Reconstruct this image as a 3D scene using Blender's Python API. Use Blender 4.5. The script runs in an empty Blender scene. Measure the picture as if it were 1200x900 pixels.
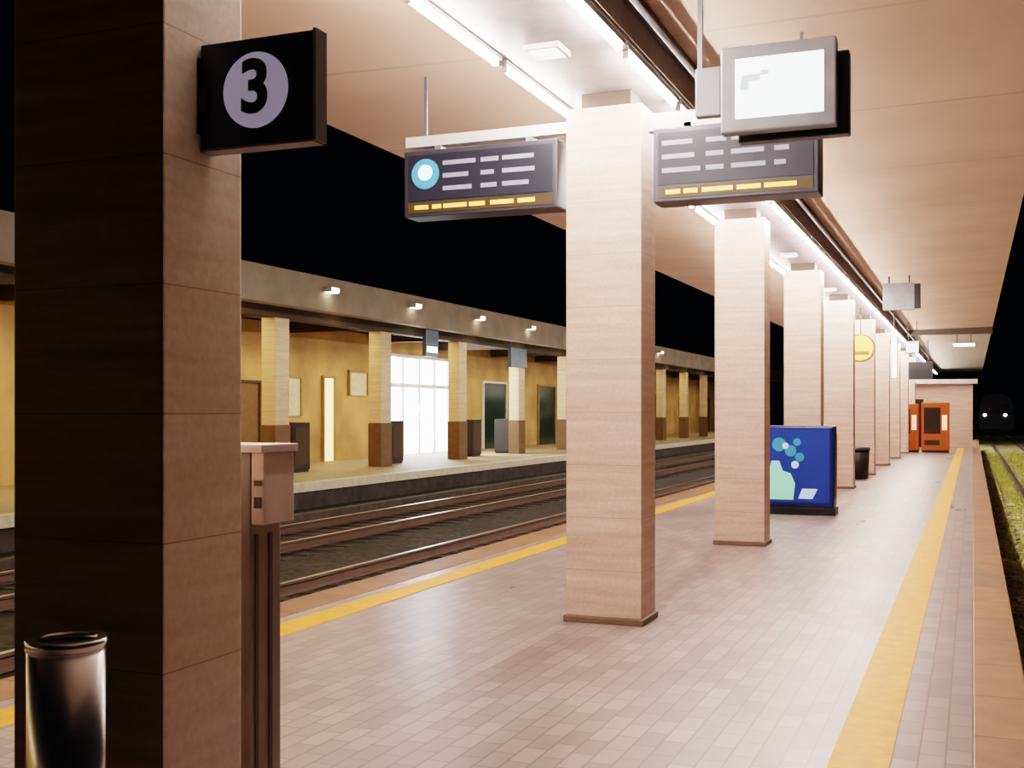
import bpy, bmesh, math, random
from mathutils import Vector
random.seed(7)
C = bpy.context.scene.collection
R = math.radians

# ------------------------------------------------------------------ materials
def newmat(name):
    m = bpy.data.materials.new(name); m.use_nodes = True
    nt = m.node_tree; b = nt.nodes['Principled BSDF']
    return m, nt, b
def N(nt, t, **kw):
    n = nt.nodes.new(t)
    for k, v in kw.items():
        if k in n.inputs: n.inputs[k].default_value = v
        else: setattr(n, k, v)
    return n
def ramp(nt, src, stops):
    r = nt.nodes.new('ShaderNodeValToRGB')
    els = r.color_ramp.elements
    while len(els) < len(stops): els.new(0.5)
    for e, (p, c) in zip(els, stops):
        e.position = p; e.color = (*c, 1)
    nt.links.new(src, r.inputs[0]); return r
def coords(nt, scale=(1,1,1), rot=(0,0,0), world=True):
    if world:
        g = nt.nodes.new('ShaderNodeNewGeometry'); out = g.outputs['Position']
    else:
        g = nt.nodes.new('ShaderNodeTexCoord'); out = g.outputs['Object']
    mp = nt.nodes.new('ShaderNodeMapping'); mp.inputs['Scale'].default_value = scale; mp.inputs['Rotation'].default_value = rot
    nt.links.new(out, mp.inputs['Vector']); return mp.outputs[0]
def bump(nt, b, src, strength=.3, dist=.02):
    bp = nt.nodes.new('ShaderNodeBump'); bp.inputs['Strength'].default_value = strength; bp.inputs['Distance'].default_value = dist
    nt.links.new(src, bp.inputs['Height']); nt.links.new(bp.outputs[0], b.inputs['Normal'])
def plain(name, col, rough=.5, metal=0., var=.12, scale=6, bmp=0.):
    m, nt, b = newmat(name)
    n = N(nt, 'ShaderNodeTexNoise', Scale=scale, Detail=5.0)
    nt.links.new(coords(nt), n.inputs['Vector'])
    lo = tuple(c*(1-var) for c in col); hi = tuple(min(1, c*(1+var)) for c in col)
    r = ramp(nt, n.outputs['Fac'], [(.3, lo), (.7, hi)])
    nt.links.new(r.outputs[0], b.inputs['Base Color'])
    b.inputs['Roughness'].default_value = rough; b.inputs['Metallic'].default_value = metal
    if bmp: bump(nt, b, n.outputs['Fac'], bmp)
    return m
def emit(name, col, s, base=None):
    m, nt, b = newmat(name)
    b.inputs['Base Color'].default_value = (*(base or col), 1)
    b.inputs['Emission Color'].default_value = (*col, 1)
    b.inputs['Emission Strength'].default_value = s
    b.inputs['Roughness'].default_value = .5
    return m
M = {}
def stone_mat(name, dark, light, joint):
    m, nt, b = newmat(name)
    v = coords(nt, (1.2, 1.2, 16))
    n = N(nt, 'ShaderNodeTexNoise', Scale=1.0, Detail=6.0, Roughness=.6); nt.links.new(v, n.inputs['Vector'])
    r = ramp(nt, n.outputs['Fac'], [(.25, dark), (.5, tuple((a+c)/2 for a, c in zip(dark, light))), (.75, light)])
    n2 = N(nt, 'ShaderNodeTexNoise', Scale=35.0, Detail=3.0); nt.links.new(coords(nt), n2.inputs['Vector'])
    mx = N(nt, 'ShaderNodeMix', data_type='RGBA', blend_type='MULTIPLY'); mx.inputs[0].default_value = .35
    r2 = ramp(nt, n2.outputs['Fac'], [(.35, (.72, .68, .64)), (.65, (1, 1, 1))])
    nt.links.new(r.outputs[0], mx.inputs[6]); nt.links.new(r2.outputs[0], mx.inputs[7])
    # horizontal joints of the stone cladding
    sep = nt.nodes.new('ShaderNodeSeparateXYZ'); nt.links.new(coords(nt), sep.inputs[0])
    md = N(nt, 'ShaderNodeMath', operation='MODULO'); md.inputs[1].default_value = .41; nt.links.new(sep.outputs[2], md.inputs[0])
    ls = N(nt, 'ShaderNodeMath', operation='LESS_THAN'); ls.inputs[1].default_value = .005; nt.links.new(md.outputs[0], ls.inputs[0])
    mx2 = N(nt, 'ShaderNodeMix', data_type='RGBA'); nt.links.new(ls.outputs[0], mx2.inputs[0])
    nt.links.new(mx.outputs[2], mx2.inputs[6]); mx2.inputs[7].default_value = (*joint, 1)
    nt.links.new(mx2.outputs[2], b.inputs['Base Color'])
    b.inputs['Roughness'].default_value = .45
    bump(nt, b, n2.outputs['Fac'], .12, .004)
    return m
M['stone'] = stone_mat('pink_travertine', (.60, .40, .31), (.84, .64, .54), (.48, .33, .26))
M['stone_lit'] = stone_mat('lit_travertine', (.78, .60, .45), (.92, .80, .68), (.55, .40, .28))  # paler copy of the column stone, lamp light painted into its colour
M['stone_shaded'] = stone_mat('shaded_travertine', (.085, .048, .022), (.22, .135, .07), (.05, .03, .015))  # dark copy of the column stone, shade of the unlit front painted in
M['stone_base'] = plain('brown_stone_base', (.20, .13, .09), .5)
M['far_stone'] = stone_mat('ochre_stone', (.55, .40, .22), (.78, .60, .38), (.35, .25, .15))
M['far_dado'] = plain('brown_dado', (.16, .085, .03), .6)

def paver():
    m, nt, b = newmat('clay_pavers')
    v = coords(nt, (1, 1, 1), (0, 0, R(90)))
    br = N(nt, 'ShaderNodeTexBrick', Scale=1.0)
    br.inputs['Brick Width'].default_value = .24; br.inputs['Row Height'].default_value = .12
    br.inputs['Mortar Size'].default_value = .006; br.inputs['Mortar Smooth'].default_value = .4
    br.inputs['Color1'].default_value = (.50, .39, .36, 1); br.inputs['Color2'].default_value = (.35, .265, .25, 1)
    br.inputs['Mortar'].default_value = (.25, .19, .175, 1)
    nt.links.new(v, br.inputs['Vector'])
    n = N(nt, 'ShaderNodeTexNoise', Scale=.9, Detail=8.0, Roughness=.65); nt.links.new(coords(nt, (1, .45, 1)), n.inputs['Vector'])
    r = ramp(nt, n.outputs['Fac'], [(.2, (.40, .34, .33)), (.68, (.93, .92, .92))])
    mx = N(nt, 'ShaderNodeMix', data_type='RGBA', blend_type='MULTIPLY'); mx.inputs[0].default_value = .75
    nt.links.new(br.outputs['Color'], mx.inputs[6]); nt.links.new(r.outputs[0], mx.inputs[7])
    nt.links.new(mx.outputs[2], b.inputs['Base Color'])
    rr = N(nt, 'ShaderNodeMapRange'); rr.inputs['To Min'].default_value = .16; rr.inputs['To Max'].default_value = .5
    nt.links.new(n.outputs['Fac'], rr.inputs[0]); nt.links.new(rr.outputs[0], b.inputs['Roughness'])
    b.inputs['Specular IOR Level'].default_value = .6
    bump(nt, b, br.outputs['Fac'], -.25, .006)
    return m
M['paver'] = paver()
M['neck'] = plain('dark_brown_neck', (.045, .028, .02), .6)
def slabs(name, c1, c2, mortar, w, h, rough=.5, rot=0):
    m, nt, b = newmat(name)
    br = N(nt, 'ShaderNodeTexBrick', Scale=1.0)
    br.offset = 0
    br.inputs['Brick Width'].default_value = w; br.inputs['Row Height'].default_value = h
    br.inputs['Mortar Size'].default_value = .008
    br.inputs['Color1'].default_value = (*c1, 1); br.inputs['Color2'].default_value = (*c2, 1); br.inputs['Mortar'].default_value = (*mortar, 1)
    nt.links.new(coords(nt, rot=(0, 0, rot)), br.inputs['Vector'])
    n = N(nt, 'ShaderNodeTexNoise', Scale=4.0, Detail=7.0); nt.links.new(coords(nt), n.inputs['Vector'])
    r = ramp(nt, n.outputs['Fac'], [(.3, (.6, .6, .6)), (.7, (1, 1, 1))])
    mx = N(nt, 'ShaderNodeMix', data_type='RGBA', blend_type='MULTIPLY'); mx.inputs[0].default_value = .7
    nt.links.new(br.outputs['Color'], mx.inputs[6]); nt.links.new(r.outputs[0], mx.inputs[7])
    nt.links.new(mx.outputs[2], b.inputs['Base Color']); b.inputs['Roughness'].default_value = rough
    return m
M['coping'] = slabs('orange_brown_coping', (.42, .21, .11), (.30, .17, .11), (.14, .09, .07), 1.2, .9)
M['yellow'] = plain('yellow_paint', (.92, .38, .07), .5, var=.15, scale=9)
M['platform_wall'] = plain('dark_platform_side', (.05, .038, .03), .8, var=.4, scale=3)

def ceiling_mat():
    m, nt, b = newmat('canopy_plaster')
    n = N(nt, 'ShaderNodeTexNoise', Scale=.6, Detail=6.0); nt.links.new(coords(nt), n.inputs['Vector'])
    r = ramp(nt, n.outputs['Fac'], [(.3, (.54, .385, .295)), (.7, (.68, .50, .405))])
    sep = nt.nodes.new('ShaderNodeSeparateXYZ'); nt.links.new(coords(nt), sep.inputs[0])
    md = N(nt, 'ShaderNodeMath', operation='MODULO'); md.inputs[1].default_value = 2.8; nt.links.new(sep.outputs[1], md.inputs[0])
    ls = N(nt, 'ShaderNodeMath', operation='LESS_THAN'); ls.inputs[1].default_value = .05; nt.links.new(md.outputs[0], ls.inputs[0])
    mx = N(nt, 'ShaderNodeMix', data_type='RGBA'); nt.links.new(ls.outputs[0], mx.inputs[0])
    nt.links.new(r.outputs[0], mx.inputs[6]); mx.inputs[7].default_value = (.5, .37, .29, 1)
    nt.links.new(mx.outputs[2], b.inputs['Base Color']); b.inputs['Roughness'].default_value = .6
    return m
M['ceil'] = ceiling_mat()
M['ceil_far'] = plain('grey_canopy_plaster', (.62, .56, .50), .7)
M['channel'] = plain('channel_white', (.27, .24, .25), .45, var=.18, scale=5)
M['channel_side'] = plain('channel_side_shade', (.17, .125, .11), .6)
M['duct'] = plain('dark_duct', (.10, .075, .07), .5)
M['tube'] = emit('tube_light', (1.0, .87, .80), 120)
M['housing'] = plain('lamp_housing', (.55, .53, .52), .4)
M['navy'] = plain('navy_enamel', (.012, .018, .07), .35)
M['lilac'] = emit('lilac_disc', (.34, .31, .42), .3, (.40, .37, .46))
M['black'] = plain('black_plastic', (.012, .012, .014), .4)
M['darkgrey'] = plain('dark_grey_metal', (.07, .07, .085), .4, .3)
M['midgrey'] = plain('mid_grey_metal', (.24, .24, .26), .4, .3)
M['lightgrey'] = plain('light_grey_paint', (.62, .60, .58), .5)
M['screen'] = emit('white_screen', (.82, .92, 1.0), 1.5)
M['screenmark'] = emit('grey_mark', (.42, .47, .50), .7)
M['led_panel'] = emit('board_panel', (.03, .035, .055), .25, (.012, .012, .02))
M['led_row'] = emit('board_text_grey', (.24, .24, .30), .3)
M['amber'] = emit('amber_ticker', (1.0, .58, .12), .7)
M['amber_dim'] = emit('amber_back', (.20, .10, .01), .2, (.04, .024, .01))
M['icon'] = emit('cyan_icon', (.55, .85, 1.0), 1.6)
M['iconring'] = emit('teal_ring', (.06, .20, .34), .8)
M['steel'] = plain('brushed_steel', (.72, .70, .70), .27, 1.0, var=.08)
M['postgrey'] = plain('grey_brown_metal', (.30, .25, .22), .45, .2)
M['postdark'] = plain('dark_groove', (.12, .095, .08), .6)
M['pinkwhite'] = plain('pale_pink_enamel', (.80, .66, .60), .45)
M['blue'] = plain('blue_enamel', (.006, .022, .13), .3)
M['bluelit'] = emit('blue_poster', (.006, .03, .16), .1, (.01, .05, .3))
M['teal'] = emit('teal_print', (.04, .22, .32), .35)
M['mint'] = emit('mint_print', (.25, .62, .46), .4)
M['paleblue'] = emit('pale_blue_print', (.4, .55, .85), .4)
M['rail'] = plain('rail_steel', (.40, .34, .28), .32, .8, var=.2)
M['railside'] = plain('rusty_rail', (.10, .06, .04), .8)
M['sleeper'] = plain('concrete_sleeper', (.07, .055, .04), .85, var=.3)
def ballast(name, a, b_, g):
    m, nt, b = newmat(name)
    vo = N(nt, 'ShaderNodeTexVoronoi', Scale=11.0); nt.links.new(coords(nt), vo.inputs['Vector'])
    n = N(nt, 'ShaderNodeTexNoise', Scale=1.3, Detail=6.0); nt.links.new(coords(nt), n.inputs['Vector'])
    sp = nt.nodes.new('ShaderNodeSeparateColor'); nt.links.new(vo.outputs['Color'], sp.inputs[0])
    r = ramp(nt, sp.outputs[0], [(.1, a), (.9, b_)])
    mx = N(nt, 'ShaderNodeMix', data_type='RGBA')
    r2 = ramp(nt, n.outputs['Fac'], [(.48, (0, 0, 0)), (.62, (1, 1, 1))])
    nt.links.new(r2.outputs[0], mx.inputs[0]); nt.links.new(r.outputs[0], mx.inputs[6]); mx.inputs[7].default_value = (*g, 1)
    nt.links.new(mx.outputs[2], b.inputs['Base Color']); b.inputs['Roughness'].default_value = .9
    bump(nt, b, vo.outputs['Distance'], -.9, .08)
    return m
M['ballast'] = ballast('ballast_left', (.02, .015, .011), (.085, .065, .047), (.04, .034, .012))
M['ballast_r'] = ballast('ballast_right', (.16, .14, .07), (.75, .66, .42), (.35, .36, .07))
M['grass'] = plain('olive_grass', (.50, .52, .08), .8, var=.5, scale=3)
M['far_wall'] = plain('ochre_plaster', (.46, .30, .13), .75, var=.25, scale=.8)
M['far_fascia'] = plain('taupe_fascia', (.30, .24, .18), .7, var=.2, scale=1.2)
M['far_under'] = plain('brown_soffit', (.30, .22, .13), .7)
M['far_beam'] = plain('brown_beam', (.07, .042, .018), .7)
M['far_floor'] = plain('far_platform_floor', (.30, .24, .15), .6)
M['edge_white'] = plain('pale_edge', (.62, .56, .42), .6)
M['lamp_warm'] = emit('warm_lamp', (1.0, .88, .66), 6)
M['door_lit'] = emit('yellow_lit_door', (1.0, .80, .36), 1.05)
M['door_frame'] = plain('ochre_frame', (.30, .21, .08), .6)
M['cool'] = emit('cool_lit_glass', (.80, .88, 1.0), 4.0)
M['coolpost'] = plain('white_frame', (.72, .76, .8), .4)
M['greenglass'] = plain('dark_green_glass', (.02, .045, .035), .15)
M['signblue'] = plain('slate_blue_sign', (.06, .10, .16), .4)
M['cabinet'] = plain('dark_brown_cabinet', (.025, .015, .008), .6)
M['orange'] = emit('orange_front', (.45, .09, .01), .08, (.40, .085, .01))
M['orange2'] = plain('rust_orange', (.55, .17, .03), .5)
M['peach'] = emit('peach_strip', (1., .58, .36), .7)
M['glassdark'] = plain('dark_glass', (.03, .015, .01), .15)
M['yellowlit'] = emit('yellow_sign', (1.0, .52, .09), .9)
M['olive'] = plain('olive_brown', (.22, .17, .06), .6)
M['tealwhite'] = emit('pale_teal', (.62, .80, .78), .85)
M['whitelit'] = emit('white_lit', (1., .94, .86), 2.2)
M['train'] = plain('slate_train', (.10, .12, .15), .4, .2)
M['headlight'] = emit('headlight', (.95, .97, 1.0), 9)
M['dimgrey'] = plain('dim_wall', (.2, .2, .2), .8)

# ------------------------------------------------------------------ mesh builder
class MB:
    def __init__(s): s.bm = bmesh.new(); s.mats = []
    def mi(s, m):
        if m is None: m = s.cur
        if m not in s.mats: s.mats.append(m)
        return s.mats.index(m)
    def box(s, x0, x1, y0, y1, z0, z1, m=0, bev=0):
        x0, x1 = sorted((x0, x1)); y0, y1 = sorted((y0, y1)); z0, z1 = sorted((z0, z1))
        b2 = bmesh.new()
        bmesh.ops.create_cube(b2, size=1)
        for v in b2.verts:
            v.co = Vector(((x0+x1)/2 + v.co.x*(x1-x0), (y0+y1)/2 + v.co.y*(y1-y0), (z0+z1)/2 + v.co.z*(z1-z0)))
        if bev: bmesh.ops.bevel(b2, geom=list(b2.edges), offset=bev, segments=2, profile=.6, affect='EDGES')
        s._merge(b2, m); return s
    def _merge(s, b2, m):
        mi = m
        b2.verts.index_update()
        vm = [s.bm.verts.new(v.co) for v in b2.verts]
        for f in b2.faces:
            try:
                nf = s.bm.faces.new([vm[v.index] for v in f.verts]); nf.material_index = mi; nf.smooth = f.smooth
            except ValueError: pass
        b2.free()
    def cyl(s, c, r, h, axis='Z', r2=None, seg=32, m=0, bev=0):
        b2 = bmesh.new()
        bmesh.ops.create_cone(b2, cap_ends=True, segments=seg, radius1=r, radius2=r if r2 is None else r2, depth=h)
        for f in b2.faces:
            f.smooth = len(f.verts) == 4
        if bev:
            es = [e for e in b2.edges if any(len(f.verts) > 4 for f in e.link_faces)]
            bmesh.ops.bevel(b2, geom=es, offset=bev, segments=2, affect='EDGES')
        for v in b2.verts:
            x, y, z = v.co
            if axis == 'Y': v.co = Vector((x, z, -y))
            elif axis == 'X': v.co = Vector((z, y, -x))
            v.co += Vector(c)
        s._merge(b2, m); return s
    def ring(s, c, r0, r1, z0, z1, seg=32, m=0):
        # vertical pipe wall
        b2 = bmesh.new(); vs = []
        for i in range(seg):
            a = 2*math.pi*i/seg; ca, sa = math.cos(a), math.sin(a)
            vs.append([b2.verts.new((c[0]+r*ca, c[1]+r*sa, z)) for r, z in ((r1, z0), (r1, z1), (r0, z1), (r0, z0))])
        for i in range(seg):
            a, b = vs[i], vs[(i+1) % seg]
            for k in range(4):
                f = b2.faces.new((a[k], b[k], b[(k+1) % 4], a[(k+1) % 4])); f.smooth = k in (0, 2)
        s._merge(b2, m); return s
    def prism(s, pts, y0, y1, m=0, axis='Y'):
        # polygon in (x,z) extruded along Y, or in (y,z) along X
        b2 = bmesh.new()
        mk = (lambda p, q: (p[0], q, p[1])) if axis == 'Y' else (lambda p, q: (q, p[0], p[1]))
        a = [b2.verts.new(mk(p, y0)) for p in pts]; b = [b2.verts.new(mk(p, y1)) for p in pts]
        n = len(pts)
        b2.faces.new(a); b2.faces.new(b[::-1])
        for i in range(n): b2.faces.new((a[i], b[i], b[(i+1) % n], a[(i+1) % n]))
        bmesh.ops.recalc_face_normals(b2, faces=b2.faces)
        s._merge(b2, m); return s
    def build(s, name, mats, parent=None, loc=(0,0,0)):
        me = bpy.data.meshes.new(name); bmesh.ops.recalc_face_normals(s.bm, faces=s.bm.faces) if False else None
        s.bm.to_mesh(me); s.bm.free()
        for m in (mats if isinstance(mats, (list, tuple)) else [mats]): me.materials.append(m)
        o = bpy.data.objects.new(name, me); C.objects.link(o); o.location = loc
        if parent is not None: o.parent = parent
        return o
def tag(o, label=None, cat=None, group=None, kind=None):
    if label: o['label'] = label
    if cat: o['category'] = cat
    if group: o['group'] = group
    if kind: o['kind'] = kind
    return o
def thing(name, label, cat, loc=(0,0,0), group=None, rz=0):
    o = bpy.data.objects.new(name, None); C.objects.link(o); o.location = loc; o.rotation_euler = (0,0,rz)
    o.empty_display_size = .2
    return tag(o, label, cat, group)
def dup(root, loc, label=None, group=None):
    r = root.copy(); C.objects.link(r); r.location = loc
    if label: r['label'] = label
    if group: r['group'] = group
    for ch in list(root.children):
        c = ch.copy(); C.objects.link(c); c.parent = r
        for g in list(ch.children):
            d = g.copy(); C.objects.link(d); d.parent = c
    return r
def struct(o, label=None, cat=None):
    return tag(o, label, cat, kind='structure')
def text_mesh(name, body, size, mat, parent, loc, off=0, ext=.003):
    cu = bpy.data.curves.new('t', 'FONT'); cu.body = body; cu.size = size; cu.align_x = 'CENTER'; cu.align_y = 'CENTER'
    cu.extrude = ext; cu.offset = off
    tmp = bpy.data.objects.new('t', cu); C.objects.link(tmp)
    dg = bpy.context.evaluated_depsgraph_get(); dg.update()
    me = bpy.data.meshes.new_from_object(tmp.evaluated_get(dg))
    bpy.data.objects.remove(tmp)
    # stand up: facing -Y
    for v in me.vertices: v.co = Vector((v.co.x, -v.co.z, v.co.y))
    me.materials.clear(); me.materials.append(mat)
    o = bpy.data.objects.new(name, me); C.objects.link(o); o.parent = parent; o.location = loc
    return o

# ------------------------------------------------------------------ camera (stands on the platform near its right edge)
F = 1350; VX = 1140; HY = 482
cam = bpy.data.cameras.new('camera'); co = bpy.data.objects.new('camera', cam); C.objects.link(co)
cam.sensor_width = 36; cam.lens = 36*F/1200; cam.shift_y = (HY-450)/1200; cam.clip_end = 600; cam.clip_start = .05
TH = math.atan((VX-600)/F)
co.location = (0, 0, 1.65); co.rotation_euler = (R(90), 0, TH)
bpy.context.scene.camera = co

# world: platform runs along +Y, +X to the right, platform top z = 0
XL, XR = -5.55, .30          # platform edges
BED = -.60                   # ballast level
S0, S1 = -9.0, 72.0

# ------------------------------------------------------------------ near platform
fl = MB().box(XL+.42, XR-.30, S0, S1, -.25, 0).build('floor', M['paver']); struct(fl, 'pinkish grey brick-paved platform floor', 'floor')
for nm, xa, xb in (('right', XR-.30, XR), ('left', XL, XL+.42)):
    struct(MB().box(xa, xb, S0, S1, -.16, .004, bev=.01).build('trim_1' if nm == 'right' else 'trim_2', M['coping']), 'orange brown stone coping along the %s platform edge' % nm, 'platform edge')
for nm, xa, xb in (('right', XR-.14, XR-.06), ('left', XL+.06, XL+.14)):
    struct(MB().box(xa, xb, S0, S1, BED-.1, -.16).build('wall_platform_'+nm, M['platform_wall']), 'dark side wall under the %s platform edge' % nm, 'wall')
struct(MB().box(-.63, -.36, S0, S1, 0, .004).build('trim_3', M['yellow']), 'yellow safety line beside the right platform edge', 'safety line')
struct(MB().box(-4.98, -4.70, S0, S1, 0, .004).build('trim_4', M['yellow']), 'yellow safety line beside the left platform edge', 'safety line')

# ------------------------------------------------------------------ ground and tracks
struct(MB().box(-14.4, XL+.10, -34, 130, BED-.2, BED).build('ground_left', M['ballast']), 'dark ballast bed between the two platforms', 'ground')
struct(MB().box(XR-.10, 26, S0, 160, BED-.2, BED).build('ground_right', M['ballast_r']), 'olive grey ballast right of the platform', 'ground')
# loose stones and weeds right of platform
st = MB()
for i in range(2600):
    y = 2.5 + 30*random.random()**1.6; x = XR + .12 + random.random()*3.2
    r = .018 + random.random()*.03
    b2 = bmesh.new(); bmesh.ops.create_icosphere(b2, subdivisions=1, radius=r)
    for v in b2.verts: v.co = Vector((v.co.x*random.uniform(.7, 1.3)+x, v.co.y*random.uniform(.7, 1.3)+y, v.co.z*.8+BED+r*.3))
    st._merge(b2, 0)
tag(st.build('ballast_stones', M['ballast_r']), 'loose grey olive stones beside the right platform edge', 'stones', kind='stuff')
gr = MB()
for i in range(2300):
    y = 4 + 62*random.random()**1.35; x = XR + random.choice((.5, .75, 1.4, 1.65, 2.0, 3.4)) + random.gauss(0, .16)
    if x < XR+.1: continue
    for k in range(7):
        a = random.random()*6.28; h = random.uniform(.06, .2); w = .008; l = random.uniform(.02, .09)
        bx, by = x+random.gauss(0, .03), y+random.gauss(0, .03)
        ca, sa = math.cos(a), math.sin(a)
        v = [gr.bm.verts.new(p) for p in ((bx-sa*w, by+ca*w, BED-.01), (bx+sa*w, by-ca*w, BED-.01), (bx+ca*l, by+sa*l, BED+h))]
        gr.bm.faces.new(v)
tag(gr.build('weeds', M['grass']), 'yellow green weeds growing in the ballast right of the platform', 'weeds', kind='stuff')

def rail_mb(x, y0, y1):
    prof = [(-.065, 0), (.065, 0), (.065, .012), (.012, .03), (.012, .11), (.035, .125), (.035, .155), (-.035, .155), (-.035, .125), (-.012, .11), (-.012, .03), (-.065, .012)]
    m = MB(); m.prism([(x+p[0], p[1]) for p in prof], y0, y1, 0)
    m.box(x-.033, x+.033, y0, y1, .1551, .158, 1)
    return m
def track(cx, label, y0, y1, n0, nsl, mat='sleeper'):
    t = thing('railway_track', label, 'railway track', (cx, 0, BED+.02))
    for sx in (-.7525, .7525):
        rail_mb(sx, y0, y1).build('rail', [M['railside'], M['rail']], t)
    proto = None
    for i in range(nsl):
        if proto is None:
            proto = MB().box(-1.25, 1.25, -.12, .12, -.1, .0, bev=.02).build('sleeper', M[mat], t); o = proto
        else:
            o = proto.copy(); C.objects.link(o); o.parent = t
        o.location = (0, n0+i*.62, 0)
    return t
track(-6.98, 'railway track nearest the left edge of the near platform', 0, 128, 8, 90)
track(-10.86, 'railway track alongside the opposite platform', 0, 128, 10, 90)
track(1.95, 'railway track right of the near platform with weeds', -2, 155, 3, 98, 'ballast_r')
# cable trough between far track and opposite platform
tag(MB().box(-13.0, -12.75, 5, 120, BED-.02, BED+.14, bev=.02).build('cable_trough', M['sleeper']), 'long low concrete cable trough beside the opposite platform', 'cable trough')

# ------------------------------------------------------------------ canopy of the near platform
CL, CR = -5.95, .62
yC = [1.0, 42.0]
b = MB()
prof = [(CL, 4.50), (-4.4, 4.47), (-3.2, 4.45), (-2.1, 4.45), (-.9, 4.47), (CR, 4.50), (CR, 4.78), (CL, 4.78)]
b.prism(prof, yC[0], yC[1]); struct(b.build('ceiling', M['ceil']), 'smooth pinkish tan platform canopy ceiling', 'ceiling')
b = MB(); b.prism(prof, 42.35, 88); struct(b.build('ceiling_far', M['ceil_far']), 'grey canopy ceiling at the far end of the platform', 'ceiling')
struct(MB().box(CL, CR, 42.0, 42.35, 4.28, 4.78).build('trim_5', M['duct']), 'dark cross beam where the tan ceiling ends', 'beam')
# central lighting channel
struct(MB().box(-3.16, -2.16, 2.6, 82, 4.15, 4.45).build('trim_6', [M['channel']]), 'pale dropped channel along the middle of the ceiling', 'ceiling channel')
struct(MB().box(-2.159, -2.145, 2.6, 82, 4.17, 4.449).build('trim_7', M['channel_side']), 'shaded right side of the ceiling channel', 'ceiling channel')  # thin darker sheet, shade of the channel side put into its colour
tag(MB().box(-2.144, -2.08, 2.6, 82, 4.36, 4.448, bev=.006).build('cable_duct', M['duct']), 'dark cable duct along the right side of the ceiling channel', 'cable duct')
tag(MB().cyl((-2.03, 31, 4.30), .022, 57, 'Y', seg=12).box(-2.144, -2.03, 5, 5.03, 4.29, 4.31).box(-2.144, -2.03, 20, 20.03, 4.29, 4.31).build('conduit_pipe', M['midgrey']), 'thin grey conduit pipe beside the ceiling channel', 'pipe')

# strip lights: bare tubes under both edges of the channel
def make_strip(x, y):
    t = thing('ceiling_strip_light', '', 'light', (x, y, 4.15))
    MB().box(-.035, .035, -.72, .72, -.03, 0, bev=.004).build('housing', M['housing'], t)
    MB().cyl((0, 0, -.052), .022, 1.36, 'Y', seg=14, bev=.004).build('tube', M['tube'], t)
    for e in (-1, 1):
        MB().box(-.02, .02, e*.68-.012, e*.68+.012, -.078, -.03).build('end_cap', M['housing'], t)
    return t
ordn = ['nearest', 'second', 'third', 'fourth', 'fifth', 'sixth', 'seventh', 'eighth', 'ninth', 'tenth']
proto = None
for side, x in (('left', -3.11), ('right', -2.21)):
    y = 3.75; i = 0; k = 0
    while y < 81:
        vis = y > (6.6 if side == 'left' else 7.3)
        if vis: k += 1
        if vis and k <= 10: lab = '%s strip light in view in the %s row under the ceiling channel' % (ordn[k-1], side)
        elif vis: lab = 'distant white strip light far along the %s row under the ceiling channel' % side
        else: lab = 'white strip light overhead, above the frame, in the %s row' % side
        if proto is None: proto = make_strip(x, y); o = proto
        else: o = dup(proto, (x, y, 4.15))
        o['label'] = lab; o['group'] = 'strip lights in the %s row under the ceiling' % side
        y += 1.52; i += 1
# square ceiling fixtures in the middle of the channel
p = None
for i, y in enumerate((7.45, 13.2, 18.6, 24.2)):
    lab = ['square white ceiling lamp between the strip light rows, nearest', 'square white ceiling lamp between strip lights, above the second and third columns', 'square white ceiling lamp between strip lights beyond the third column', 'square white ceiling lamp between strip lights beyond the fourth column'][i]
    if p is None:
        p = thing('ceiling_lamp', lab, 'light', (-2.72, y, 4.15), 'square lamps in the ceiling channel')
        MB().box(-.13, .13, -.13, .13, -.04, 0, bev=.01).build('frame', M['housing'], p)
        MB().box(-.10, .10, -.10, .10, -.048, -.0405, bev=.003).build('diffuser', M['whitelit'], p)
    else: dup(p, (-2.72, y, 4.15), lab)

# ------------------------------------------------------------------ columns of the near platform
collab = ['nearest stone column with dark front face, at the left of the photo',
 'second pink stone column from the camera, between the two departure boards',
 'third pink stone column from the camera, left of the blue kiosk',
 'fourth pink stone column from the camera, standing behind the blue kiosk',
 'fifth stone column from the camera, just beyond the blue kiosk',
 'sixth stone column from the camera, beside the dark litter bin',
 'seventh stone column from the camera, small in the distance',
 'eighth stone column from the camera, small in the distance',
 'ninth stone column from the camera, near the orange machines',
 'tenth stone column from the camera at the far platform end']
proto = None
ycol = [2.95+5.62*i for i in range(10)]
for i, y in enumerate(ycol):
    loc = (-2.665, y+.21, 0)
    if proto is None:
        proto = thing('stone_column', collab[i], 'column', loc, 'stone columns along the near platform')
        MB().box(-.305, .305, -.21, .21, .05, 4.02, bev=.008).build('shaft', M['stone'], proto)
        MB().box(-.325, .325, -.23, .23, 0, .05, bev=.006).build('base', M['stone_base'], proto)
        MB().box(-.20, .20, -.14, .14, 4.02, 4.15).build('neck', M['neck'], proto)
    else: dup(proto, loc, collab[i])
# nearest column: shade painted on the front face, lit tone on the rest
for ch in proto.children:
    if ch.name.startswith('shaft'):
        ch.data = ch.data.copy(); ch.data.materials[0] = M['stone_lit']; ch.data.materials.append(M['stone_shaded'])
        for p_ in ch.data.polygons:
            if p_.normal.y < -.5: p_.material_index = 1

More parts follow.
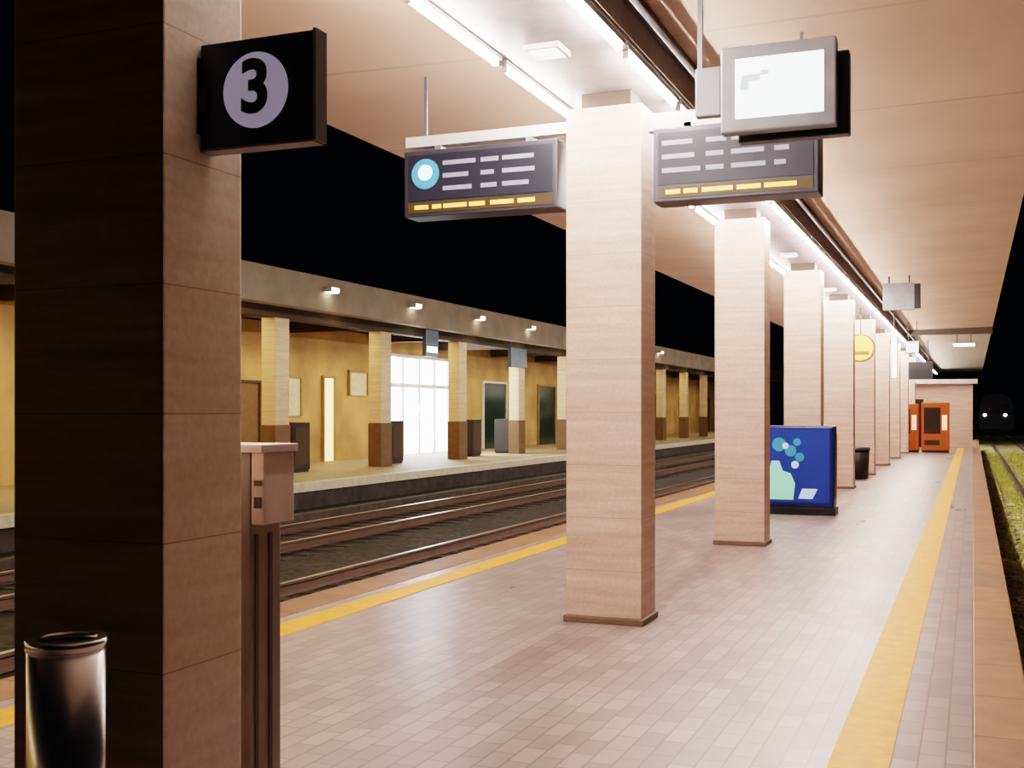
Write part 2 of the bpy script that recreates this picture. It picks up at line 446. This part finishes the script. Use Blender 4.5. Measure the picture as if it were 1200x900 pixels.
# ------------------------------------------------------------------ platform sign "3"
t = thing('platform_sign', 'navy square sign with number 3 in a pale disc, on the nearest column', 'sign', (-2.36, 3.17, 2.51))
MB().box(0, .43, -.03, .03, 0, .345, bev=.006).build('panel', M['navy'], t)
MB().cyl((.215, -.0325, .175), .122, .006, 'Y', seg=48).build('disc', M['lilac'], t)
text_mesh('digit', '3', .235, M['black'], t, (.215, -.037, .178), off=.007, ext=.002)
MB().box(.43, .44, -.034, .034, -.004, .349).box(0, .43, -.034, .034, -.008, -.0005).build('edge_frame', M['midgrey'], t)
MB().box(-.001, .0, -.05, .05, .05, .3).box(.0, .03, -.045, -.031, .12, .2).build('bracket', M['darkgrey'], t)

# ------------------------------------------------------------------ departure boards either side of the second column
YB = 8.62
def board(x0, x1, z0, z1, label, icon_side):
    t = thing('departure_board', label, 'departure board', ((x0+x1)/2, YB, z0), 'departure boards either side of the second column')
    w = (x1-x0)/2; h = z1-z0
    MB().box(-w, w, 0, .26, 0, h, bev=.012).build('case', M['darkgrey'], t)
    MB().box(-w+.04, w-.04, -.006, -.0005, .13, h-.04).build('display', M['led_panel'], t)
    m = MB()
    for r_ in range(3 if h < .7 else 4):
        z = h-.12-r_*.105; x = -w+(.36 if icon_side else .07)
        for a, l in ((0, .3), (.34, .16), (.53, .28), (.85, .12)):
            l = l*random.uniform(.7, 1.0)
            if x+a+l < w-.06: m.box(x+a, x+a+l, -.009, -.0065, z-.018, z+.018)
    m.build('text_rows', M['led_row'], t)
    MB().box(-w+.04, w-.04, -.006, -.0005, .03, .115).build('ticker', M['amber_dim'], t)
    m = MB(); x = -w+.1
    while x < w-.15:
        l = random.uniform(.08, .26); l = min(l, w-.06-x)
        m.box(x, x+l, -.009, -.0065, .058, .092); x += l+random.uniform(.02, .05)
    m.build('ticker_text', M['amber'], t)
    if icon_side:
        MB().cyl((-w+.2, -.008, h-.20), .125, .004, 'Y').build('icon_ring', M['iconring'], t)
        MB().cyl((-w+.2, -.012, h-.19), .065, .004, 'Y').build('icon', M['icon'], t)
    # hanger plates up to the cross bar
    for sx in (-.6, .6):
        MB().box(sx*w-.03, sx*w+.03, .08, .18, h, h+.05).build('hanger', M['midgrey'], t)
    return t
board(-4.42, -3.06, 3.27, 3.82, 'wide departure board left of the second column with a round cyan icon', True)
board(-2.28, -1.04, 3.25, 3.82, 'wide departure board right of the second column, under the white screen', False)
t = thing('support_beam', 'pale cross beam carrying the departure boards at the second column', 'beam', (-2.73, YB+.13, 3.87))
MB().box(-1.72, -.255+.01, -.05, .05, 0, .09, bev=.006).box(.385, 1.70, -.05, .05, -.05, .09, bev=.006).build('bar', M['lightgrey'], t)
for sx in (-1.55, 1.55): MB().box(sx-.012, sx+.012, -.012, .012, .09, .60).build('hanger_rod', M['midgrey'], t)

# ------------------------------------------------------------------ hanging monitor
t = thing('hanging_monitor', 'hanging monitor with white screen, in front of the right departure board', 'monitor', (-1.08, 6.95, 3.33))
MB().box(-.34, .34, 0, .10, 0, .52, bev=.012).build('case', M['midgrey'], t)
MB().box(-.25, .27, -.006, -.0005, .08, .44).build('screen', M['screen'], t)
MB().box(-.21, -.10, -.009, -.0065, .30, .34).box(-.22, -.17, -.009, -.0065, .25, .31).box(-.10, -.05, -.009, -.0065, .33, .36).build('screen_mark', M['screenmark'], t)
MB().box(-.26, .40, .14, .24, -.03, .47, bev=.012).box(-.1, .1, .10, .14, .1, .4).build('rear_monitor', M['black'], t)
MB().box(-.50, -.34, .02, .09, .12, .42, bev=.01).box(-.49, -.46, .04, .07, .42, 1.1).build('arm', M['midgrey'], t)
MB().box(-.53, -.41, -.02, .14, 1.1, 1.13).build('ceiling_plate', M['midgrey'], t)

# ------------------------------------------------------------------ steel ashtray post in front of the first column
t = thing('ashtray_post', 'polished steel cylindrical ashtray post in front of the nearest column', 'ashtray', (-2.42, 2.60, 0))
MB().cyl((0, 0, .495), .108, .95, seg=48).build('body', M['steel'], t)
MB().ring((0, 0), .085, .112, .9701, 1.0, 48).build('rim', M['steel'], t)
MB().cyl((0, 0, .975), .084, .008, seg=48).build('tray', M['black'], t)
MB().cyl((0, 0, .01), .14, .02, seg=48).build('foot', M['darkgrey'], t)

# ------------------------------------------------------------------ ticket validator behind the first column
t = thing('ticket_validator', 'grey ribbed metal post with pale top box, behind the nearest column', 'ticket machine', (-2.56, 3.62, 0))
m = MB().box(-.13, .13, -.10, .10, .02, 1.50, bev=.006)
m.build('post', M['postgrey'], t)
m = MB()
for k in range(4): m.box(-.1305, -.131, 0, 0, 0, 0) if False else m.box(-.10+k*.055, -.085+k*.055, -.104, -.1005, .05, 1.45)
m.box(.1305, .134, -.07, -.05, .05, 1.2).box(.1305, .134, .02, .04, .05, 1.2)
m.build('groove', M['postdark'], t)
MB().box(-.15, .195, -.12, .12, 1.5005, 1.53, bev=.004).build('cap', M['pinkwhite'], t)
MB().box(.135, .19, -.10, .10, 1.24, 1.50, bev=.006).build('ticket_box', M['pinkwhite'], t)
MB().box(.15, .18, -.105, -.1005, 1.38, 1.40).build('slot', M['postdark'], t)
MB().box(.15, .18, -.105, -.1005, 1.30, 1.34).build('slot', M['postdark'], t)
MB().box(-.16, .16, -.13, .13, 0, .02).build('foot_plate', M['postdark'], t)

# ------------------------------------------------------------------ blue kiosk
t = thing('blue_kiosk', 'blue kiosk with mint green poster in front of the fourth column', 'kiosk', (-2.58, 18.95, 0))
MB().box(-.55, .55, -.22, .22, .12, 1.42, bev=.04).build('cabinet', M['blue'], t)
MB().box(-.57, .57, -.24, .24, 0, .12, bev=.01).build('base', M['black'], t)
po = MB().box(-.48, .48, -.228, -.2205, .2, 1.36).build('poster', M['bluelit'], t)
m = MB()
for cx, cz, r in ((-.30, 1.12, .11), (-.12, 1.02, .09), (-.02, 1.16, .06), (.02, .92, .07)): m.cyl((cx, -.231, cz), r, .004, 'Y')
m.build('teal_shape', M['teal'], po)
m = MB().prism([(-.46, .24), (-.08, .24), (-.05, .5), (-.12, .66), (-.24, .70), (-.30, .86), (-.42, .86), (-.46, .7)], -.233, -.229)
m.build('mint_shape', M['mint'], po)
MB().prism([(.0, .26), (.22, .26), (.3, .42), (.06, .42)], -.233, -.229).cyl((-.05, -.235, .80), .06, .003, 'Y').cyl((-.2, -.236, 1.1), .05, .003, 'Y').build('pale_shape', M['paleblue'], po)
MB().box(.552, .556, -.16, .16, .25, 1.3).build('side_panel', M['black'], t)

# ------------------------------------------------------------------ further things along the platform
t = thing('litter_bin', 'dark brown litter bin at the foot of the sixth column', 'bin', (-2.62, 29.2, 0))
MB().cyl((0, 0, .36), .26, .68, r2=.29, seg=24).build('body', M['cabinet'], t)
MB().ring((0, 0), .22, .31, .7005, .78, 24).build('rim', M['darkgrey'], t)
t = thing('hanging_sign', 'small grey sign with dark end hanging right of the ceiling channel', 'sign', (-1.42, 25.2, 3.75))
MB().box(-.32, .30, -.06, .06, 0, .56, bev=.01).build('panel', M['midgrey'], t)
MB().box(.3005, .42, -.09, .09, .03, .53, bev=.01).build('end_box', M['black'], t)
for sx in (-.2, .2): MB().box(sx-.015, sx+.015, -.015, .015, .56, .715).build('hanger', M['darkgrey'], t)
t = thing('round_sign', 'round yellow lit sign hanging before the sixth column', 'sign', (-2.52, 29.0, 3.18))
MB().cyl((0, 0, 0), .34, .10, 'Y', seg=40, bev=.01).build('case', M['door_frame'], t)
MB().cyl((0, -.053, 0), .30, .006, 'Y', seg=40).build('face', M['yellowlit'], t)
MB().box(-.2, .2, -.060, -.0565, -.17, -.08).build('marking', M['door_frame'], t)
MB().box(-.015, .015, -.015, .015, .34, .97).build('hanger', M['darkgrey'], t)
t = thing('light_box', 'narrow upright white light box hanging beyond the sixth column', 'sign', (-1.9, 31.4, 2.5))
MB().box(-.07, .09, -.06, .06, 0, 1.25, bev=.01).build('case', M['lightgrey'], t)
MB().box(-.05, .07, -.066, -.0605, .03, 1.22).build('face', M['whitelit'], t)
MB().box(-.01, .01, -.01, .01, 1.25, 1.98).build('hanger', M['darkgrey'], t)
for (x, y, z, w, h, mt, lab) in ((-1.75, 38.0, 3.45, .42, .40, 'tealwhite', 'pale teal lit sign hanging under the ceiling end'),
                                 (-.30, 45.5, 4.0, .8, .18, 'whitelit', 'wide low white lit sign under the far grey ceiling'),
                                 (-1.9, 48.0, 2.9, .9, .7, 'black', 'dark board hanging under the far grey ceiling')):
    t = thing('hanging_sign', lab, 'sign', (x, y, z))
    MB().box(-w/2, w/2, -.05, .05, 0, h, bev=.01).build('case', M['darkgrey'], t)
    MB().box(-w/2+.03, w/2-.03, -.056, -.0505, .03, h-.03).build('face', M[mt], t)
    zt = 4.47 if y > 42 else 4.46
    for sx in (-.3, .3): MB().box(sx*w-.012, sx*w+.012, -.012, .012, h, zt-z).build('hanger', M['darkgrey'], t)
# orange machines at the platform end
def vend(x, y, w, h, mat, lab):
    t = thing('vending_machine', lab, 'vending machine', (x, y, 0), 'machines at the far end of the platform')
    MB().box(-w/2, w/2, -.4, .4, .08, h, bev=.03).build('cabinet', M[mat], t)
    MB().box(-w/2+.02, w/2-.02, -.36, .36, 0, .08).build('plinth', M['black'], t)
    MB().box(-w/2+.10, w/2-.32, -.41, -.4005, .75, h-.2).build('window', M['glassdark'], t)
    MB().box(w/2-.26, w/2-.08, -.41, -.4005, .9, 1.5).build('keypad', M['peach'], t)
    MB().box(-w/2+.12, w/2-.35, -.412, -.4005, .3, .5).build('hatch', M['glassdark'], t)
vend(-2.55, 49.4, 1.05, 1.95, 'orange', 'orange vending machine, left one of the pair at the far platform end')
vend(-1.40, 49.4, 1.05, 2.0, 'orange', 'orange vending machine, right one of the pair at the far platform end')
t = thing('cabinet', 'olive brown cabinet left of the orange machines', 'cabinet', (-2.95, 43.6, 0))
MB().box(-.5, .45, -.3, .3, .05, 2.0, bev=.02).build('body', M['olive'], t)
MB().box(-.45, -.04, -.31, -.3005, .12, 1.9).build('door', M['cabinet'], t); MB().box(.0, .40, -.31, -.3005, .12, 1.9).build('door', M['olive'], t)
MB().box(-.48, .43, -.28, .28, 0, .05).build('plinth', M['black'], t)
# shelter wall closing the far platform
t = thing('stair_shelter', 'pinkish shelter wall behind the orange machines at the platform end', 'shelter', (-2.2, 56, 0))
MB().box(-2.0, 2.2, 0, .3, 0, 2.9).build('wall', M['stone'], t)
MB().box(-2.2, 2.4, -.4, .5, 2.9, 3.1).build('roof', M['lightgrey'], t)
MB().box(-.9, .1, -.02, 0, 0.02, 2.2).build('doorway', M['glassdark'], t)

# ------------------------------------------------------------------ train far away on the right track
t = thing('train', 'slate grey train with two white headlights, far down the right track', 'train', (1.95, 112, BED+.178))
prof = [(-1.4, .5), (-1.45, 1.2), (-1.42, 2.6), (-1.15, 3.35), (-.6, 3.6), (.6, 3.6), (1.15, 3.35), (1.42, 2.6), (1.45, 1.2), (1.4, .5)]
MB().prism(prof, 0, 44).build('body', M['train'], t)
MB().prism([(-1.15, 1.75), (-1.05, 2.75), (1.05, 2.75), (1.15, 1.75)], -.03, -.002).build('windscreen', M['glassdark'], t)
for sx in (-.95, .75): MB().cyl((sx, -.03, 1.2 + .55), .13, .06, 'Y', seg=20).build('headlight', M['headlight'], t)
MB().box(-1.3, 1.3, .1, 1.0, .15, .499).build('buffer_skirt', M['black'], t)
m = MB()
for yy in (2.5, 5, 38, 40.5):
    for sx in (-.7525, .7525): m.cyl((sx, yy, .42), .42, .13, 'X', seg=24)
m.build('wheels', M['railside'], t)
# ------------------------------------------------------------------ opposite platform
OX = -14.2; WX = -20.0
struct(MB().box(WX-2.5, OX-.25, -34, 120, -.3, 0).build('floor_opposite', M['far_floor']), 'yellow-lit floor of the opposite platform', 'floor')
struct(MB().box(OX-.25, OX, -34, 120, -.2, .004).build('trim_8', M['edge_white']), 'pale edge strip of the opposite platform', 'platform edge')
struct(MB().box(OX-.2, OX-.1, -34, 120, BED-.1, -.2).build('wall_opposite_platform', M['platform_wall']), 'dark side wall of the opposite platform', 'wall')
# back wall with an opening for the cool white entrance
e0, e1, eh = 37.4, 43.0, 3.8
struct(MB().box(WX-.3, WX, -34, e0, 0, 4.4).box(WX-.3, WX, e1, 118, 0, 4.4).box(WX-.3, WX, e0, e1, eh, 4.4).build('wall_left', M['far_wall']), 'ochre yellow station wall behind the opposite platform', 'wall')
struct(MB().box(WX-2.4, WX-2.3, e0-.4, e1+.4, 0, 4.1).box(WX-2.3, WX-.3, e0-.4, e0-.3, 0, 4.1).box(WX-2.3, WX-.3, e1+.3, e1+.4, 0, 4.1).box(WX-2.3, WX-.3, e0-.3, e1+.3, 4.0, 4.1).build('wall_entrance', M['coolpost']), 'white walls inside the lit entrance', 'wall')
# canopy
struct(MB().prism([(-15.0, 4.15), (-15.0, 5.0), (-15.35, 5.0), (-22.4, 4.75), (-22.4, 4.45), (-15.35, 4.45), (-15.35, 4.15)], -34, 120).build('ceiling_opposite', M['far_fascia']), 'taupe canopy with deep fascia over the opposite platform', 'canopy')
struct(MB().box(-16.75, -16.35, -34, 120, 4.03, 4.449).build('trim_9', M['far_beam']), 'brown beam along the tops of the opposite columns', 'beam')
struct(MB().box(-18.4, -17.9, 30, 62, 4.9, 5.35).build('trim_10', M['far_beam']), 'low dim parapet on the opposite canopy roof', 'parapet')
# columns
fy = [25.1+5.6*k for k in range(-2, 14)]
proto = None
names = {2: 'leftmost full ochre column of the opposite platform', 3: 'second ochre column of the opposite platform, left of the white entrance', 4: 'third column of the opposite platform, right of the white entrance', 5: 'fourth column of the opposite platform, pale, right of the white entrance'}
for i, y in enumerate(fy):
    lab = names.get(i, 'distant ochre column of the opposite platform' if i > 5 else 'ochre column of the opposite platform hidden by the near column')
    if proto is None:
        proto = thing('opposite_column', lab, 'column', (-16.55, y, 0), 'columns of the opposite platform')
        MB().box(-.2, .2, -.33, .33, 1.30, 4.03, bev=.01).build('shaft', M['far_stone'], proto)
        MB().box(-.22, .22, -.35, .35, 0, 1.30, bev=.01).build('cladding', M['far_dado'], proto)
    else: dup(proto, (-16.55, y, 0), lab)
# crossbeams
proto = None
for y in fy:
    if proto is None: proto = MB().box(-1.6, 1.6, -.12, .12, 0, .34).build('cross_beam', M['far_beam'], loc=(-18.36, y, 4.09)); o = proto
    else: o = proto.copy(); C.objects.link(o); o.location = (-18.36, y, 4.09)
    tag(o, 'brown cross beam under the opposite canopy, from column to station wall', 'beam', 'cross beams under the opposite canopy')
# lamps on the fascia and beneath
def flamp(name, x, z, lab, grp, ys, w=.34, d=.22):
    p_ = None
    for i, y in enumerate(ys):
        l = (lab % (['first', 'second', 'third', 'fourth', 'fifth', 'sixth'][i] + ' from the left')) if i < 6 else (lab % 'far away')
        if p_ is None:
            p_ = thing(name, l, 'lamp', (x, y, z), grp)
            MB().box(-d/2, d/2, -w/2-.03, w/2+.03, 0, .12, bev=.01).build('housing', M['lightgrey'], p_)
            MB().box(d/2, d/2+.01, -w/2, w/2, .005, .105).box(-d/2+.02, d/2-.02, -w/2, w/2, -.01, 0).build('lens', M['lamp_warm'], p_)
        else: dup(p_, (x, y, z), l)
flamp('canopy_fascia_lamp', -14.88, 4.62, 'small white lamp on the opposite canopy fascia, %s', 'lamps on the opposite canopy fascia', [20.4+5.55*k*.84 for k in range(9)])
flamp('canopy_lamp', -15.9, 4.33, 'warm white lamp under the opposite canopy, %s', 'lamps under the opposite canopy', [23.0+5.55*k*.84 for k in range(12)], .5, .3)

def wallthing(name, lab, cat, y, w, h, z0, frame, face, d=.10):
    t = thing(name, lab, cat, (WX, y, z0))
    f = .08
    MB().box(.0, d, -w/2-f, -w/2, 0, h+f).box(0, d, w/2, w/2+f, 0, h+f).box(0, d, -w/2, w/2, h, h+f).build('frame', M[frame], t)
    MB().box(0, d*.5, -w/2, w/2, 0, h).build('panel', M[face], t)
    return t
wallthing('lit_door', 'narrow bright yellow door in the opposite station wall', 'door', 33.4, .62, 2.75, 0, 'door_frame', 'door_lit')
wallthing('wall_door', 'brown framed door left of the narrow bright yellow door', 'door', 28.6, 1.5, 2.5, 0, 'far_beam', 'far_dado')
wallthing('wall_poster', 'pale poster on the ochre wall left of the narrow yellow door', 'poster', 31.1, 1.1, 1.2, 1.5, 'door_frame', 'edge_white')
wallthing('wall_poster', 'pale poster on the ochre wall right of the narrow yellow door', 'poster', 35.4, 1.2, .8, 2.2, 'door_frame', 'edge_white')
wallthing('glazed_door', 'dark green glazed door right of the white entrance', 'door', 47.8, 2.6, 2.9, 0, 'coolpost', 'greenglass')
wallthing('glazed_door', 'dark glazed door seen far along the opposite wall', 'door', 54.6, 2.4, 2.9, 0, 'door_frame', 'greenglass')
for i, y in enumerate((62, 69, 76, 84, 92)):
    wallthing('wall_door', ['brown door in the opposite wall, seen between second and third columns', 'second brown door in the opposite wall between second and third columns', 'third brown door in the far opposite wall', 'fourth brown door in the far opposite wall', 'last brown door in the far opposite wall'][i], 'door', y, 2.0, 2.7, 0, 'far_beam', 'far_dado')
# white entrance
t = thing('lit_entrance', 'cool white glazed entrance in the opposite station wall', 'entrance', (WX, (e0+e1)/2, 0))
w = (e1-e0)/2-.01
for k in range(5):
    yy = -w+.06+k*(2*w-.12)/4
    MB().box(-.12, .06, yy-.05, yy+.05, 0, eh-.01).build('post', M['coolpost'], t)
MB().box(-.12, .07, -w, w, 2.55, 2.70).box(-.12, .07, -w, w, eh-.12, eh-.01).build('transom', M['coolpost'], t)
for k in range(4):
    y0 = -w+.11+k*(2*w-.12)/4; y1 = y0+(2*w-.12)/4-.10
    MB().box(-.05, -.03, y0, y1, .02, 2.55).box(-.05, -.03, y0, y1, 2.70, eh-.12).build('pane', M['cool'], t)
# hanging sign and cabinets on the opposite platform
t = thing('slate_sign', 'slate blue sign hanging from the opposite canopy before the white entrance', 'sign', (-15.6, 32.2, 3.35))
MB().box(-.06, .06, -.45, .45, 0, .85, bev=.01).build('panel', M['signblue'], t)
MB().box(.0605, .066, -.35, .35, .12, .30).build('stripe', M['cool'], t)
for sy in (-.3, .3): MB().box(-.015, .015, sy-.015, sy+.015, .85, 1.1).build('hanger', M['darkgrey'], t)
t = thing('slate_sign', 'dark slate sign hanging right of the white entrance', 'sign', (-15.5, 39.3, 3.25))
MB().box(-.06, .06, -.8, .8, 0, .7, bev=.01).build('panel', M['signblue'], t)
for sy in (-.6, .6): MB().box(-.015, .015, sy-.015, sy+.015, .7, 1.2).build('hanger', M['darkgrey'], t)
p = None
for y, lab in ((26.9, 'dark brown cabinet on the opposite platform beside the leftmost column'), (32.5, 'dark brown cabinet on the opposite platform left of the white entrance'), (38.8, 'dark brown cabinet on the opposite platform right of the white entrance'), (42.3, 'dark brown cabinet on the opposite platform under the dark slate sign')):
    if p is None:
        p = thing('platform_cabinet', lab, 'cabinet', (-17.2, y, 0), 'brown cabinets on the opposite platform')
        MB().box(-.3, .3, -.42, .42, .06, 1.35, bev=.02).build('body', M['cabinet'], p)
        MB().box(-.27, .27, -.39, .39, 0, .06).build('plinth', M['black'], p)
        MB().box(.3005, .315, -.34, .34, .2, 1.2).build('front_panel', M['far_beam'], p)
    else: dup(p, (-17.2, y, 0), lab)

# ------------------------------------------------------------------ lights
def area(name, loc, sx, sy, power, col, rot=(0,0,0)):
    l = bpy.data.lights.new(name, 'AREA'); l.shape = 'RECTANGLE'; l.size = sx; l.size_y = sy; l.energy = power; l.color = col
    o = bpy.data.objects.new(name, l); C.objects.link(o); o.location = loc; o.rotation_euler = rot; return o
for y in (-22, -4, 8, 16, 27, 38, 50, 66, 84, 104):
    area('opposite_canopy_light', (-17.6, y, 4.05), 1.2, 11, 165 if y < 45 else 115, (1.0, .76, .42), (0, R(-8), 0))
area('entrance_light', (WX+.4, 40.1, 3.2), 3.5, 1.6, 260, (.75, .86, 1.0), (0, R(-75), 0))
area('fascia_fill', (-12.5, 45, 3.0), 1, 60, 120, (1.0, .85, .68), (0, R(105), 0))  # added fill in mid-air over the tracks, brightens the opposite fascia
w = bpy.data.worlds.new('night'); w.use_nodes = True; bpy.context.scene.world = w
w.node_tree.nodes['Background'].inputs[0].default_value = (.05, .08, .16, 1)
w.node_tree.nodes['Background'].inputs[1].default_value = .012

sc = bpy.context.scene
sc.view_settings.view_transform = 'Filmic'
sc.view_settings.look = 'High Contrast'
sc.view_settings.exposure = 0.7
sc.cycles.max_bounces = 8; sc.cycles.diffuse_bounces = 5; sc.cycles.glossy_bounces = 4
sc.cycles.sample_clamp_indirect = 4
sc.cycles.use_denoising = True
